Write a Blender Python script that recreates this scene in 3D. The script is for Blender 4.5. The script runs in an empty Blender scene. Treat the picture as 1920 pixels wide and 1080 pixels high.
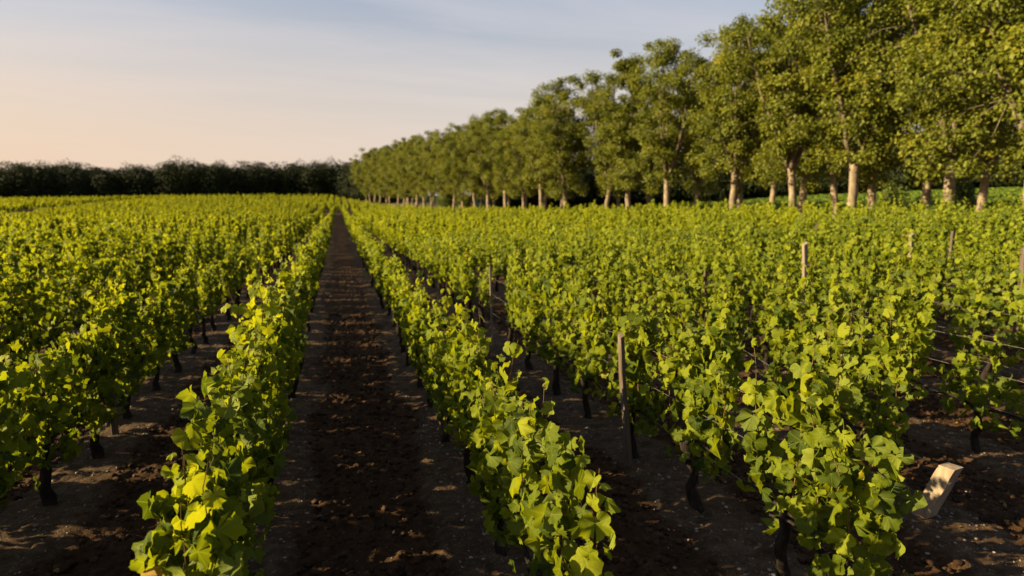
import bpy, math, random
import numpy as np

# ------------------------------------------------------------------ camera, sky, sun
S = bpy.context.scene
COL = S.collection
PI = math.pi
FPX, W_PX, H_PX = 1250.0, 1920.0, 1080.0
CAM_H = 2.5
PITCH = math.atan((540 - 388) / FPX)
YAW = math.atan((960 - 632) / FPX * math.cos(PITCH))
cam_d = bpy.data.cameras.new('camera')
cam = bpy.data.objects.new('camera', cam_d); COL.objects.link(cam)
cam_d.sensor_width = 36.0
cam_d.lens = FPX / W_PX * 36.0
cam_d.clip_start = 0.05; cam_d.clip_end = 4000
cam.location = (0, 0, CAM_H)
cam.rotation_euler = (PI / 2 - PITCH, 0, -YAW)
cam_d.dof.use_dof = True
cam_d.dof.focus_distance = 3.9
cam_d.dof.aperture_fstop = 1.7
S.camera = cam

SUN_EL = math.radians(19)
SUN_AZ = math.radians(-83)            # compass bearing from +Y (the rows), minus is to the left
sun_dir = np.array([math.sin(SUN_AZ) * math.cos(SUN_EL), math.cos(SUN_AZ) * math.cos(SUN_EL), math.sin(SUN_EL)])

wd = bpy.data.worlds.new('World'); S.world = wd; wd.use_nodes = True
nt = wd.node_tree; nt.nodes.clear()
def N(nt, t, **kw):
    n = nt.nodes.new(t)
    for k, v in kw.items(): setattr(n, k, v)
    return n
def L(nt, a, b): nt.links.new(a, b)
out = N(nt, 'ShaderNodeOutputWorld'); bg = N(nt, 'ShaderNodeBackground')
sky = N(nt, 'ShaderNodeTexSky', sky_type='NISHITA'); sky.sun_disc = False
sky.sun_elevation = SUN_EL; sky.sun_rotation = SUN_AZ
sky.air_density = 1.0; sky.dust_density = 2.0; sky.ozone_density = 1.0
bg.inputs['Strength'].default_value = 0.05
tc = N(nt, 'ShaderNodeTexCoord')
sep = N(nt, 'ShaderNodeSeparateXYZ'); L(nt, tc.outputs['Generated'], sep.inputs[0])
def M(nt, op, a, b=None, c=None, clamp=False):
    n = N(nt, 'ShaderNodeMath', operation=op, use_clamp=clamp)
    for i, v in enumerate((a, b, c)):
        if v is None: continue
        if isinstance(v, (int, float)): n.inputs[i].default_value = v
        else: L(nt, v, n.inputs[i])
    return n.outputs[0]
def MIX(nt, f, a, b, mode='MIX'):
    n = N(nt, 'ShaderNodeMix', data_type='RGBA', blend_type=mode)
    for i, v in ((0, f), (6, a), (7, b)):
        if isinstance(v, (int, float)): n.inputs[i].default_value = v
        elif isinstance(v, tuple): n.inputs[i].default_value = (*v, 1) if len(v) == 3 else v
        else: L(nt, v, n.inputs[i])
    return n.outputs[2]
# evening haze low over the horizon, warmer towards the sun
elev = M(nt, 'MAXIMUM', sep.outputs['Z'], 0.0)
e2 = M(nt, 'DIVIDE', elev, 0.25)
low = M(nt, 'POWER', 2.718, M(nt, 'MULTIPLY', M(nt, 'MULTIPLY', e2, e2), -1.0))
toward = M(nt, 'ADD', M(nt, 'MULTIPLY', sep.outputs['X'], float(sun_dir[0])), M(nt, 'MULTIPLY', sep.outputs['Y'], float(sun_dir[1])))
warm = M(nt, 'MULTIPLY_ADD', toward, 1.5, 0.12, clamp=True)
haze_col = MIX(nt, warm, (4.5, 3.75, 3.2), (5.0, 3.65, 2.6))
# the sky opposite the sun is dimmer
anti = M(nt, 'MULTIPLY_ADD', toward, 1.6, 1.6, clamp=True)
dim = M(nt, 'MULTIPLY_ADD', anti, 0.85, 0.15)
haze_col = MIX(nt, 1.0, haze_col, N(nt, 'ShaderNodeCombineColor').outputs[0], 'MULTIPLY')
for i_ in range(3): L(nt, dim, nt.nodes['Combine Color'].inputs[i_])
# thin cirrus, stretched streaks on a flat layer
zc = M(nt, 'MAXIMUM', sep.outputs['Z'], 0.03)
cx = M(nt, 'DIVIDE', sep.outputs['X'], zc); cy = M(nt, 'DIVIDE', sep.outputs['Y'], zc)
comb = N(nt, 'ShaderNodeCombineXYZ'); L(nt, cx, comb.inputs[0]); L(nt, cy, comb.inputs[1])
mp = N(nt, 'ShaderNodeMapping'); L(nt, comb.outputs[0], mp.inputs[0])
mp.inputs['Rotation'].default_value = (0, 0, math.radians(18)); mp.inputs['Scale'].default_value = (0.22, 0.6, 1)
no = N(nt, 'ShaderNodeTexNoise'); L(nt, mp.outputs[0], no.inputs['Vector'])
no.inputs['Scale'].default_value = 1.0; no.inputs['Detail'].default_value = 8; no.inputs['Roughness'].default_value = 0.55; no.inputs['Distortion'].default_value = 0.6
cr = N(nt, 'ShaderNodeMapRange'); L(nt, no.outputs[0], cr.inputs[0])
cr.inputs[1].default_value = 0.42; cr.inputs[2].default_value = 0.78
cirrus = M(nt, 'MULTIPLY', cr.outputs[0], 0.62, clamp=True)
clear_sky = MIX(nt, 1.0, sky.outputs[0], (0.80, 0.90, 0.98), 'MULTIPLY')
c1 = MIX(nt, cirrus, clear_sky, (4.2, 4.2, 4.5))
c2 = MIX(nt, low, c1, haze_col)
L(nt, c2, bg.inputs['Color']); L(nt, bg.outputs[0], out.inputs[0])

ld = bpy.data.lights.new('sun', 'SUN'); lo = bpy.data.objects.new('sun', ld); COL.objects.link(lo)
ld.energy = 5.0; ld.angle = math.radians(0.5); ld.color = (1.0, 0.79, 0.43)
from mathutils import Vector, Matrix
lo.rotation_euler = Vector(tuple(sun_dir)).to_track_quat('Z', 'Y').to_euler()
lo.location = (-40, 10, 30)
S.view_settings.view_transform = 'Standard'; S.view_settings.look = 'None'
S.view_settings.gamma = 1.0; S.view_settings.exposure = 1.85

# ------------------------------------------------------------------ helpers
RNG = np.random.default_rng(7)
random.seed(7)
def nrm(v): return v / np.maximum(np.linalg.norm(v, axis=-1, keepdims=True), 1e-9)

def mesh_obj(name, V, F, mat, parent=None, attrs=None, smooth=True):
    me = mesh_data(name, V, F, mat, attrs, smooth)
    return link(name, me, parent)
def mesh_data(name, V, F, mat, attrs=None, smooth=True):
    V = np.asarray(V, np.float32); F = np.asarray(F, np.int32)
    me = bpy.data.meshes.new(name)
    k = F.shape[1]
    me.vertices.add(len(V)); me.vertices.foreach_set('co', V.ravel())
    me.loops.add(F.size); me.loops.foreach_set('vertex_index', F.ravel())
    me.polygons.add(len(F)); me.polygons.foreach_set('loop_start', np.arange(0, F.size, k, dtype=np.int32))
    me.polygons.foreach_set('use_smooth', np.full(len(F), smooth))
    for an, av in (attrs or {}).items():
        a = me.attributes.new(an, 'FLOAT', 'POINT'); a.data.foreach_set('value', np.asarray(av, np.float32).ravel())
    if mat: me.materials.append(mat)
    me.update(calc_edges=True); me.validate()
    return me
def link(name, data, parent=None):
    o = bpy.data.objects.new(name, data); COL.objects.link(o)
    if parent is not None: o.parent = parent
    return o
def tag(o, label, cat=None, group=None, kind=None):
    o['label'] = label
    if cat: o['category'] = cat
    if group: o['group'] = group
    if kind: o['kind'] = kind
    return o
def empty(name, loc, rz=0.0, sc=1.0):
    o = bpy.data.objects.new(name, None); COL.objects.link(o)
    o.location = loc; o.rotation_euler = (0, 0, rz); o.scale = (sc, sc, sc); o.empty_display_size = 0.2
    return o

def tube(P, R, n=8, cap=True, rough=0.0, rng=None, square=False):
    """a tapering tube of quads and cap triangles (as degenerate quads avoided: returns triangles)"""
    P = np.asarray(P, float); R = np.asarray(R, float); m = len(P)
    T = nrm(np.gradient(P, axis=0))
    up = np.array([0, 0, 1.0]) if abs(T[0][2]) < 0.9 else np.array([1.0, 0, 0])
    V = []
    a = np.arange(n) / n * 2 * PI + (PI / n if square else 0)
    u = nrm(np.cross(T[0], up))
    for i in range(m):
        u = nrm(u - T[i] * np.dot(u, T[i])); w = np.cross(T[i], u)
        r = R[i] * (1 + (rng.uniform(-rough, rough, n) if rough else 0))
        V.append(P[i] + np.outer(np.cos(a) * r, u) + np.outer(np.sin(a) * r, w))
    V = np.concatenate(V)
    F = []
    for i in range(m - 1):
        for j in range(n):
            j2 = (j + 1) % n
            A, B, C_, D = i * n + j, i * n + j2, (i + 1) * n + j2, (i + 1) * n + j
            F.append((A, B, C_)); F.append((A, C_, D))
    if cap:
        V = np.vstack([V, P[0], P[-1]]); c0 = m * n; c1 = c0 + 1
        for j in range(n):
            j2 = (j + 1) % n
            F.append((c0, j2, j)); F.append((c1, (m - 1) * n + j, (m - 1) * n + j2))
    return V, np.array(F)
def join(parts):
    Vs, Fs, o = [], [], 0
    for V, F in parts:
        Vs.append(V); Fs.append(F + o); o += len(V)
    return np.concatenate(Vs), np.concatenate(Fs)

# value noise
def vnoise(x, y, seed=0):
    xi = np.floor(x).astype(np.int64); yi = np.floor(y).astype(np.int64)
    fx = x - xi; fy = y - yi
    fx = fx * fx * fx * (fx * (fx * 6 - 15) + 10); fy = fy * fy * fy * (fy * (fy * 6 - 15) + 10)
    def h(a, b):
        n = (a * 374761393 + b * 668265263 + seed * 974634777) & 0xffffffff
        n = ((n ^ (n >> 13)) * 1274126177) & 0xffffffff
        return ((n ^ (n >> 16)) & 0xffff) / 65535.0
    return (h(xi, yi) * (1 - fx) + h(xi + 1, yi) * fx) * (1 - fy) + (h(xi, yi + 1) * (1 - fx) + h(xi + 1, yi + 1) * fx) * fy
def sstep(a, b, x):
    t = np.clip((x - a) / (b - a), 0, 1); return t * t * (3 - 2 * t)

ROW_D, ROW_0 = 1.70, -0.66
def row_x(k): return ROW_0 + ROW_D * k        # k = 0 the row left of the aisle, 1 the row right of it
def terrain(X, Y):
    X = np.asarray(X, float); Y = np.asarray(Y, float)
    yy = np.minimum(Y, 235.0)
    far = 1.55e-4 * np.maximum(yy - 50, 0) ** 2 * (1 - 0.28 * sstep(20, 110, -X))
    return far + 1.15 * sstep(6, 30, X) + 3.9 * sstep(40, 100, X) + 0.4 * sstep(-8, -40, X) * 0
def tree_x(Y): return 30.0 - 0.15 * np.maximum(np.asarray(Y, float) - 50, 0)

def px_ray(x, y):
    cp, sp, cy_, sy = math.cos(PITCH), math.sin(PITCH), math.cos(YAW), math.sin(YAW)
    r = (x - 960) / FPX; u = (540 - y) / FPX
    Fh = np.array([sy, cy_, 0]); R = np.array([cy_, -sy, 0]); Zv = np.array([0, 0, 1.0])
    return (Fh * cp - Zv * sp) + r * R + u * (Fh * sp + Zv * cp)
def px_ground(x, y, h=0.0):
    d = px_ray(x, y); s = (h - CAM_H) / d[2]
    return np.array([0, 0, CAM_H]) + d * s
def px_atX(x, X):
    d = px_ray(x, 540); return d[1] / d[0] * X     # Y where the vertical plane of this column crosses X
def project(P):
    P = np.asarray(P, float)
    cp, sp, cy_, sy = math.cos(PITCH), math.sin(PITCH), math.cos(YAW), math.sin(YAW)
    q = P - np.array([0, 0, CAM_H])
    fh = q[..., 0] * sy + q[..., 1] * cy_
    r = q[..., 0] * cy_ - q[..., 1] * sy
    z = fh * cp - q[..., 2] * sp; u = fh * sp + q[..., 2] * cp
    return 960 + FPX * r / z, 540 - FPX * u / z, z

# ------------------------------------------------------------------ materials
def new_mat(name):
    m = bpy.data.materials.new(name); m.use_nodes = True; m.node_tree.nodes.clear()
    t = m.node_tree; o = N(t, 'ShaderNodeOutputMaterial')
    return m, t, o
def ramp(t, fac, stops):
    r = N(t, 'ShaderNodeValToRGB'); el = r.color_ramp.elements
    while len(el) < len(stops): el.new(0.5)
    for e, (p, c) in zip(el, stops): e.position = p; e.color = (*c, 1)
    L(t, fac, r.inputs[0]); return r.outputs[0]
def leaf_mat(name, stops, trans_gain, trans_mix, rough=0.5, spec=0.25, veins=False):
    m, t, o = new_mat(name)
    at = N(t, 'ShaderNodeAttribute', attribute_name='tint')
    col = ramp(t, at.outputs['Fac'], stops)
    g = N(t, 'ShaderNodeNewGeometry')
    if veins:
        av = N(t, 'ShaderNodeAttribute', attribute_name='vein')
        v = M(t, 'POWER', av.outputs['Fac'], 14.0)
        col = MIX(t, M(t, 'MULTIPLY', v, 0.45), col, (0.20, 0.26, 0.06))
        tcn = N(t, 'ShaderNodeTexCoord')
        nz = N(t, 'ShaderNodeTexNoise'); L(t, tcn.outputs['Object'], nz.inputs['Vector']); nz.inputs['Scale'].default_value = 38; nz.inputs['Detail'].default_value = 3
        col = MIX(t, M(t, 'MULTIPLY_ADD', nz.outputs[0], 0.7, -0.15, clamp=True), col, MIX(t, 1.0, col, (0.62, 0.66, 0.5), 'MULTIPLY'))
    back = MIX(t, g.outputs['Backfacing'], col, MIX(t, 0.2, col, (0.14, 0.17, 0.06)))
    p = N(t, 'ShaderNodeBsdfPrincipled'); L(t, back, p.inputs['Base Color'])
    p.inputs['Roughness'].default_value = rough; p.inputs['Specular IOR Level'].default_value = spec
    tr = N(t, 'ShaderNodeBsdfTranslucent'); L(t, MIX(t, 1.0, col, trans_gain, 'MULTIPLY'), tr.inputs['Color'])
    mx = N(t, 'ShaderNodeMixShader'); mx.inputs[0].default_value = trans_mix
    L(t, p.outputs[0], mx.inputs[1]); L(t, tr.outputs[0], mx.inputs[2]); L(t, mx.outputs[0], o.inputs[0])
    if veins:
        b = N(t, 'ShaderNodeBump'); b.inputs['Strength'].default_value = 0.35; b.inputs['Distance'].default_value = 0.01
        L(t, M(t, 'SUBTRACT', nz.outputs[0], v), b.inputs['Height']); L(t, b.outputs[0], p.inputs['Normal'])
    return m
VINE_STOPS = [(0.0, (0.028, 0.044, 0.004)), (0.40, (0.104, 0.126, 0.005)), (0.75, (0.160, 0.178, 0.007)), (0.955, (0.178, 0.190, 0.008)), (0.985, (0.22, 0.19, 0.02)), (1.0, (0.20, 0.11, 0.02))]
M_LEAF = leaf_mat('vine_leaf', VINE_STOPS, (2.6, 2.35, 0.9), 0.36, 0.6, 0.08, veins=True)
M_LEAF_FAR = leaf_mat('vine_leaf_far', VINE_STOPS, (2.6, 2.35, 0.9), 0.34, 0.65, 0.08)
M_TREE = leaf_mat('plane_leaf', [(0.0, (0.044, 0.056, 0.005)), (0.5, (0.100, 0.112, 0.008)), (0.9, (0.165, 0.162, 0.011)), (1.0, (0.20, 0.14, 0.015))], (1.9, 1.8, 1.0), 0.32, 0.55, 0.2)
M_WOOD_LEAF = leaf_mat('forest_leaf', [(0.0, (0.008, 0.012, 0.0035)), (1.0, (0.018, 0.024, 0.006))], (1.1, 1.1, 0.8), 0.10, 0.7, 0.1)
M_BUSH = leaf_mat('bush_leaf', [(0.0, (0.04, 0.06, 0.01)), (1.0, (0.09, 0.11, 0.02))], (1.4, 1.4, 1.0), 0.25, 0.6, 0.15)
M_GRASS = leaf_mat('grass_blade', [(0.0, (0.045, 0.075, 0.008)), (1.0, (0.095, 0.13, 0.014))], (1.3, 1.3, 1.0), 0.25, 0.7, 0.1)

def bark_mat(name, a, b, c, scale, stretch, bump=0.6):
    m, t, o = new_mat(name)
    tcn = N(t, 'ShaderNodeTexCoord'); mpn = N(t, 'ShaderNodeMapping'); L(t, tcn.outputs['Object'], mpn.inputs[0])
    mpn.inputs['Scale'].default_value = (1, 1, stretch)
    n1 = N(t, 'ShaderNodeTexNoise'); L(t, mpn.outputs[0], n1.inputs['Vector']); n1.inputs['Scale'].default_value = scale; n1.inputs['Detail'].default_value = 8; n1.inputs['Roughness'].default_value = 0.65
    col = ramp(t, n1.outputs[0], [(0.3, a), (0.52, b), (0.72, c)])
    p = N(t, 'ShaderNodeBsdfPrincipled'); L(t, col, p.inputs['Base Color']); p.inputs['Roughness'].default_value = 0.9; p.inputs['Specular IOR Level'].default_value = 0.15
    bp = N(t, 'ShaderNodeBump'); bp.inputs['Strength'].default_value = bump; bp.inputs['Distance'].default_value = 0.02
    L(t, n1.outputs[0], bp.inputs['Height']); L(t, bp.outputs[0], p.inputs['Normal']); L(t, p.outputs[0], o.inputs[0])
    return m
M_VBARK = bark_mat('vine_bark', (0.007, 0.0045, 0.0035), (0.016, 0.011, 0.008), (0.036, 0.025, 0.017), 30, 0.25, 1.0)
M_CANE = bark_mat('vine_cane', (0.06, 0.035, 0.015), (0.10, 0.06, 0.025), (0.13, 0.10, 0.04), 20, 0.3, 0.2)
M_PBARK = bark_mat('plane_bark', (0.08, 0.058, 0.038), (0.17, 0.13, 0.09), (0.30, 0.245, 0.175), 2.6, 0.5, 0.3)
M_LIMB = bark_mat('plane_limb_bark', (0.05, 0.038, 0.026), (0.10, 0.076, 0.053), (0.18, 0.145, 0.10), 3.5, 0.5, 0.3)
M_POST = bark_mat('weathered_wood', (0.04, 0.029, 0.022), (0.085, 0.064, 0.048), (0.14, 0.11, 0.086), 26, 0.06, 0.5)
M_POST_DARK = bark_mat('dark_wood', (0.03, 0.02, 0.014), (0.07, 0.05, 0.035), (0.12, 0.09, 0.065), 26, 0.06, 0.5)
M_POST_MID = bark_mat('grey_wood', (0.09, 0.066, 0.05), (0.16, 0.124, 0.095), (0.22, 0.175, 0.135), 22, 0.06, 0.5)
M_POST_NEW = bark_mat('pale_wood', (0.16, 0.115, 0.08), (0.23, 0.175, 0.125), (0.28, 0.22, 0.165), 18, 0.08, 0.3)
m, t, o = new_mat('galvanised_wire'); p = N(t, 'ShaderNodeBsdfPrincipled')
p.inputs['Base Color'].default_value = (0.20, 0.18, 0.16, 1); p.inputs['Metallic'].default_value = 0.6; p.inputs['Roughness'].default_value = 0.5
L(t, p.outputs[0], o.inputs[0]); M_WIRE = m

# soil
m, t, o = new_mat('vineyard_soil')
tcn = N(t, 'ShaderNodeTexCoord')
def noise(t, vec, sc, det=6, rough=0.6):
    n = N(t, 'ShaderNodeTexNoise'); L(t, vec, n.inputs['Vector']); n.inputs['Scale'].default_value = sc; n.inputs['Detail'].default_value = det; n.inputs['Roughness'].default_value = rough
    return n.outputs[0]
OB = tcn.outputs['Object']
a_strip = N(t, 'ShaderNodeAttribute', attribute_name='strip').outputs['Fac']
a_green = N(t, 'ShaderNodeAttribute', attribute_name='green').outputs['Fac']
n_big = noise(t, OB, 1.6); n_mid = noise(t, OB, 9, 8, 0.7); n_fine = noise(t, OB, 60, 6, 0.7)
soil = ramp(t, n_mid, [(0.3, (0.024, 0.0115, 0.0048)), (0.5, (0.050, 0.0245, 0.0108)), (0.7, (0.085, 0.044, 0.020))])
grit = ramp(t, n_mid, [(0.3, (0.040, 0.023, 0.012)), (0.5, (0.074, 0.045, 0.025)), (0.7, (0.118, 0.076, 0.045))])
sfac = M(t, 'MULTIPLY_ADD', M(t, 'SUBTRACT', n_mid, 0.5), 1.6, a_strip)
sfac = M(t, 'MULTIPLY_ADD', M(t, 'SUBTRACT', n_big, 0.5), 0.9, sfac, clamp=True)
col = MIX(t, sfac, soil, grit)
vo = N(t, 'ShaderNodeTexVoronoi'); L(t, OB, vo.inputs['Vector']); vo.inputs['Scale'].default_value = 42; vo.inputs['Randomness'].default_value = 1
peb = M(t, 'MULTIPLY', M(t, 'LESS_THAN', vo.outputs['Distance'], 0.28), M(t, 'GREATER_THAN', noise(t, OB, 21, 2), 0.56))
peb = M(t, 'MULTIPLY', peb, M(t, 'MULTIPLY_ADD', sfac, 0.7, 0.12, clamp=True))
col = MIX(t, peb, col, MIX(t, vo.outputs['Color'], (0.10, 0.08, 0.06), (0.26, 0.22, 0.18)))
col = MIX(t, M(t, 'MULTIPLY', n_fine, 0.55), col, MIX(t, 1.0, col, (0.45, 0.42, 0.40), 'MULTIPLY'))
green = ramp(t, n_mid, [(0.3, (0.040, 0.065, 0.008)), (0.7, (0.08, 0.11, 0.014))])
col = MIX(t, a_green, col, green)
a_path = N(t, 'ShaderNodeAttribute', attribute_name='path').outputs['Fac']
col = MIX(t, a_path, col, ramp(t, n_big, [(0.35, (0.10, 0.085, 0.04)), (0.65, (0.24, 0.18, 0.115))]))
p = N(t, 'ShaderNodeBsdfPrincipled'); L(t, col, p.inputs['Base Color']); p.inputs['Roughness'].default_value = 0.95; p.inputs['Specular IOR Level'].default_value = 0.1
hgt = M(t, 'ADD', M(t, 'MULTIPLY', n_fine, 0.35), M(t, 'ADD', M(t, 'MULTIPLY', n_mid, 1.0), M(t, 'MULTIPLY', peb, 0.4)))
bp = N(t, 'ShaderNodeBump'); bp.inputs['Strength'].default_value = 1.0; bp.inputs['Distance'].default_value = 0.035
L(t, hgt, bp.inputs['Height']); L(t, bp.outputs[0], p.inputs['Normal']); L(t, p.outputs[0], o.inputs[0])
M_SOIL = m
def stone_mat(name, lo_, hi_):
    m, t, o = new_mat(name)
    at = N(t, 'ShaderNodeAttribute', attribute_name='tint')
    tcn = N(t, 'ShaderNodeTexCoord'); nz = noise(t, tcn.outputs['Object'], 55, 5)
    c = MIX(t, at.outputs['Fac'], lo_, hi_)
    c = MIX(t, M(t, 'MULTIPLY', nz, 0.8), c, MIX(t, 1.0, c, (0.45, 0.43, 0.42), 'MULTIPLY'))
    p = N(t, 'ShaderNodeBsdfPrincipled'); L(t, c, p.inputs['Base Color']); p.inputs['Roughness'].default_value = 0.9; p.inputs['Specular IOR Level'].default_value = 0.15
    b = N(t, 'ShaderNodeBump'); b.inputs['Strength'].default_value = 0.8; b.inputs['Distance'].default_value = 0.01
    L(t, nz, b.inputs['Height']); L(t, b.outputs[0], p.inputs['Normal']); L(t, p.outputs[0], o.inputs[0])
    return m
M_CLOD = stone_mat('soil_clod', (0.020, 0.010, 0.0046), (0.062, 0.032, 0.0155))
M_PEB = stone_mat('pebble', (0.08, 0.062, 0.045), (0.30, 0.25, 0.20))

# ------------------------------------------------------------------ ground
def micro(X, Y):
    """clods, tilled lumps and the raised strip under each row"""
    u = (X - ROW_0) / ROW_D; d = np.abs(u - np.round(u)) * ROW_D
    wob = (vnoise(X * 0.9, Y * 0.9, 3) - 0.5) * 0.30 + (vnoise(X * 4, Y * 4, 4) - .5) * .12
    strip = 1 - sstep(0.20, 0.44, d + wob)
    till = 1 - strip
    lump = 0.0; 
    for f, a, s in ((3.2, 0.034, 11), (7.5, 0.032, 12), (15, 0.030, 13), (29, 0.020, 14)):
        n = vnoise(X * f + 3.1 * s, Y * f, s); lump = lump + a * (1 - np.abs(2 * n - 1)) ** 1.3
    grit = (vnoise(X * 2.2, Y * 2.2, 5) - .5) * .045 + (vnoise(X * 7, Y * 7, 9) - .5) * .03 + (vnoise(X * 14, Y * 14, 6) - .5) * .022 + (vnoise(X * 30, Y * 30, 8) - .5) * 0.018
    h = strip * (0.075 + grit) + till * (lump - 0.02)
    return h, strip
def axis(lo_, fine0, fine1, hi_, step, g=1.12):
    a = list(np.arange(fine0, fine1, step))
    s = step; v = a[-1]
    while v < hi_:
        s = min(s * g, 25); v += s; a.append(v)
    s = step; v = fine0; b = []
    while v > lo_:
        s = min(s * g, 25); v -= s; b.append(v)
    return np.array(b[::-1] + a)
gx = axis(-1500, -4.2, 8.2, 1600, 0.026, 1.05)
gy = axis(-60, 1.7, 10.5, 2500, 0.026, 1.03)
GX, GY = np.meshgrid(gx, gy)
mh, strip = micro(GX, GY)
fade = 1 - sstep(18, 45, np.hypot(GX, GY))
tx = tree_x(GY)
inv = 1 - sstep(-5, -3.5, GX - tx)
GZ = terrain(GX, GY) + mh * fade * inv
beyond = sstep(3, 7, GX - tx - 8)
pathm = np.clip(sstep(-3.5, -2.0, GX - tx) * (1 - beyond), 0, 1)
V = np.stack([GX.ravel(), GY.ravel(), GZ.ravel()], 1)
ny, nx = GX.shape
idx = np.arange(ny * nx).reshape(ny, nx)
F = np.stack([idx[:-1, :-1].ravel(), idx[:-1, 1:].ravel(), idx[1:, 1:].ravel(), idx[1:, :-1].ravel()], 1)
gr = mesh_obj('ground', V, F, M_SOIL, None, {'strip': strip * 0.95, 'green': beyond, 'path': pathm})
tag(gr, 'dark brown tilled soil with pale gravelly strips under the vine rows', 'soil', None, 'structure')

def ground_z(x, y):
    x = np.atleast_1d(np.asarray(x, float)); y = np.atleast_1d(np.asarray(y, float))
    h, _ = micro(x, y); f = (1 - sstep(18, 45, np.hypot(x, y))) * (1 - sstep(-5, -3.5, x - tree_x(y)))
    return terrain(x, y) + h * f

# clods and pebbles lying on the soil near the camera
ICO_V = []; 
def ico():
    g = (1 + 5 ** .5) / 2
    v = nrm(np.array([(-1, g, 0), (1, g, 0), (-1, -g, 0), (1, -g, 0), (0, -1, g), (0, 1, g), (0, -1, -g), (0, 1, -g), (g, 0, -1), (g, 0, 1), (-g, 0, -1), (-g, 0, 1)], float))
    f = [(0, 11, 5), (0, 5, 1), (0, 1, 7), (0, 7, 10), (0, 10, 11), (1, 5, 9), (5, 11, 4), (11, 10, 2), (10, 7, 6), (7, 1, 8), (3, 9, 4), (3, 4, 2), (3, 2, 6), (3, 6, 8), (3, 8, 9), (4, 9, 5), (2, 4, 11), (6, 2, 10), (8, 6, 7), (9, 8, 1)]
    return v, np.array(f)
def subdiv(V, F):
    V = list(map(tuple, V)); cache = {}; out_ = []
    def mid(a, b):
        k = (min(a, b), max(a, b))
        if k not in cache:
            p = (np.array(V[a]) + np.array(V[b])); V.append(tuple(p / np.linalg.norm(p))); cache[k] = len(V) - 1
        return cache[k]
    for a, b, c in F:
        x, y, z = mid(a, b), mid(b, c), mid(c, a)
        out_ += [(a, x, z), (b, y, x), (c, z, y), (x, y, z)]
    return np.array(V), np.array(out_)
i0 = ico(); i1 = subdiv(*i0)
def scatter(name, n, cond, smin, smax, mat, label, cat, base, seed, flat=0.65, power=2.2, rough=0.28):
    r = np.random.default_rng(seed)
    X = r.uniform(-4.5, 9.5, n * 6); Y = 1.8 + r.random(n * 6) ** 1.5 * 14
    px, py, z = project(np.stack([X, Y, np.zeros_like(X)], 1))
    ok = (px > -80) & (px < 2000) & (py < 1250) & cond(X, Y, r)
    X, Y = X[ok][:n], Y[ok][:n]; k = len(X)
    sz = smin + (smax - smin) * r.random(k) ** power
    bv, bf = base
    q = nrm(r.normal(size=(k, 3, 3)))
    V = np.repeat(bv[None], k, 0) * (1 + r.uniform(-rough, rough, (k, len(bv), 1)))
    sc = np.stack([r.uniform(.75, 1.3, k), r.uniform(.75, 1.3, k), np.full(k, flat)], 1)
    ang = r.uniform(0, 2 * PI, k); V = V * sc[:, None] * sz[:, None, None]
    c, s = np.cos(ang)[:, None], np.sin(ang)[:, None]
    V = np.stack([V[..., 0] * c - V[..., 1] * s, V[..., 0] * s + V[..., 1] * c, V[..., 2]], -1)
    Z = ground_z(X, Y) + sz * flat * 0.35
    V += np.stack([X, Y, Z], 1)[:, None]
    F = bf[None] + (np.arange(k) * len(bv))[:, None, None]
    tint = np.repeat(r.random(k), len(bv))
    o = mesh_obj(name, V.reshape(-1, 3), F.reshape(-1, 3), mat, None, {'tint': tint})
    return tag(o, label, cat, None, 'stuff')
scatter('soil_clods', 22000, lambda X, Y, r: (micro(X, Y)[1] < 0.45), 0.005, 0.030, M_CLOD, 'crumbly dark brown clods of tilled soil between the vine rows', 'soil', i1, 21, 0.7, 2.6, 0.36)
scatter('pebbles', 10000, lambda X, Y, r: (r.random(len(X)) < micro(X, Y)[1] * 0.85 + 0.10), 0.004, 0.017, M_PEB, 'small pale pebbles strewn over the gravelly strips under the vines', 'pebbles', i0, 22, 0.6, 2.6, 0.2)

# ------------------------------------------------------------------ leaves
def leaf_template(half, seed, fold, curl, wave, jitter):
    r = np.random.default_rng(seed)
    pts = []
    for a, rad, v in half: pts.append((a, rad, v))
    full = pts + [(180.0, 0.07, 0.2)] + [(-a, rad, v) for a, rad, v in pts[::-1] if a > 0.01]
    xy = []; ve = []
    for a, rad, v in full:
        rad = rad * (1 + r.uniform(-jitter, jitter)); a = math.radians(a + r.uniform(-4, 4) * (jitter > 0))
        xy.append((rad * math.sin(a), rad * math.cos(a))); ve.append(v)
    xy = np.array([(0.0, 0.0)] + xy); ve = np.array([1.0] + ve)
    rr = np.hypot(xy[:, 0], xy[:, 1]); an = np.arctan2(xy[:, 0], xy[:, 1])
    z = fold * np.abs(xy[:, 0]) - curl * rr ** 2 + wave * rr * np.sin(an * 5 + seed) 
    V = np.stack([xy[:, 0], xy[:, 1], z], 1); n = len(V) - 1
    F = np.array([(0, 1 + (i + 1) % n, 1 + i) for i in range(n)])
    return V, F, ve
HALF = [(0, .64, 1), (8, .59, .1), (14, .61, .05), (21, .55, 0), (28, .53, 0), (37, .59, .05), (46, .62, 1), (55, .57, .1), (63, .59, .05), (72, .54, 0), (84, .51, 0), (95, .55, .05), (107, .56, 1), (119, .52, .1), (131, .53, .05), (146, .48, 0), (162, .37, 0)]
HALF_MID = [(0, .64, 1), (26, .53, 0), (49, .61, 1), (82, .51, 0), (110, .55, 1), (152, .43, 0)]
T_HERO = [leaf_template(HALF, s, f, c, w, 0.09) for s, f, c, w in ((1, .30, .45, .12), (2, .45, .2, .16), (3, .1, .8, .10), (4, -.2, .5, .18), (5, .6, .5, .12), (6, .2, 1.0, .06))]
T_MID = [leaf_template(HALF_MID, s, f, c, w, 0.06) for s, f, c, w in ((1, .2, .35, .08), (2, .3, .1, .1), (3, -.1, .5, .08))]
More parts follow.
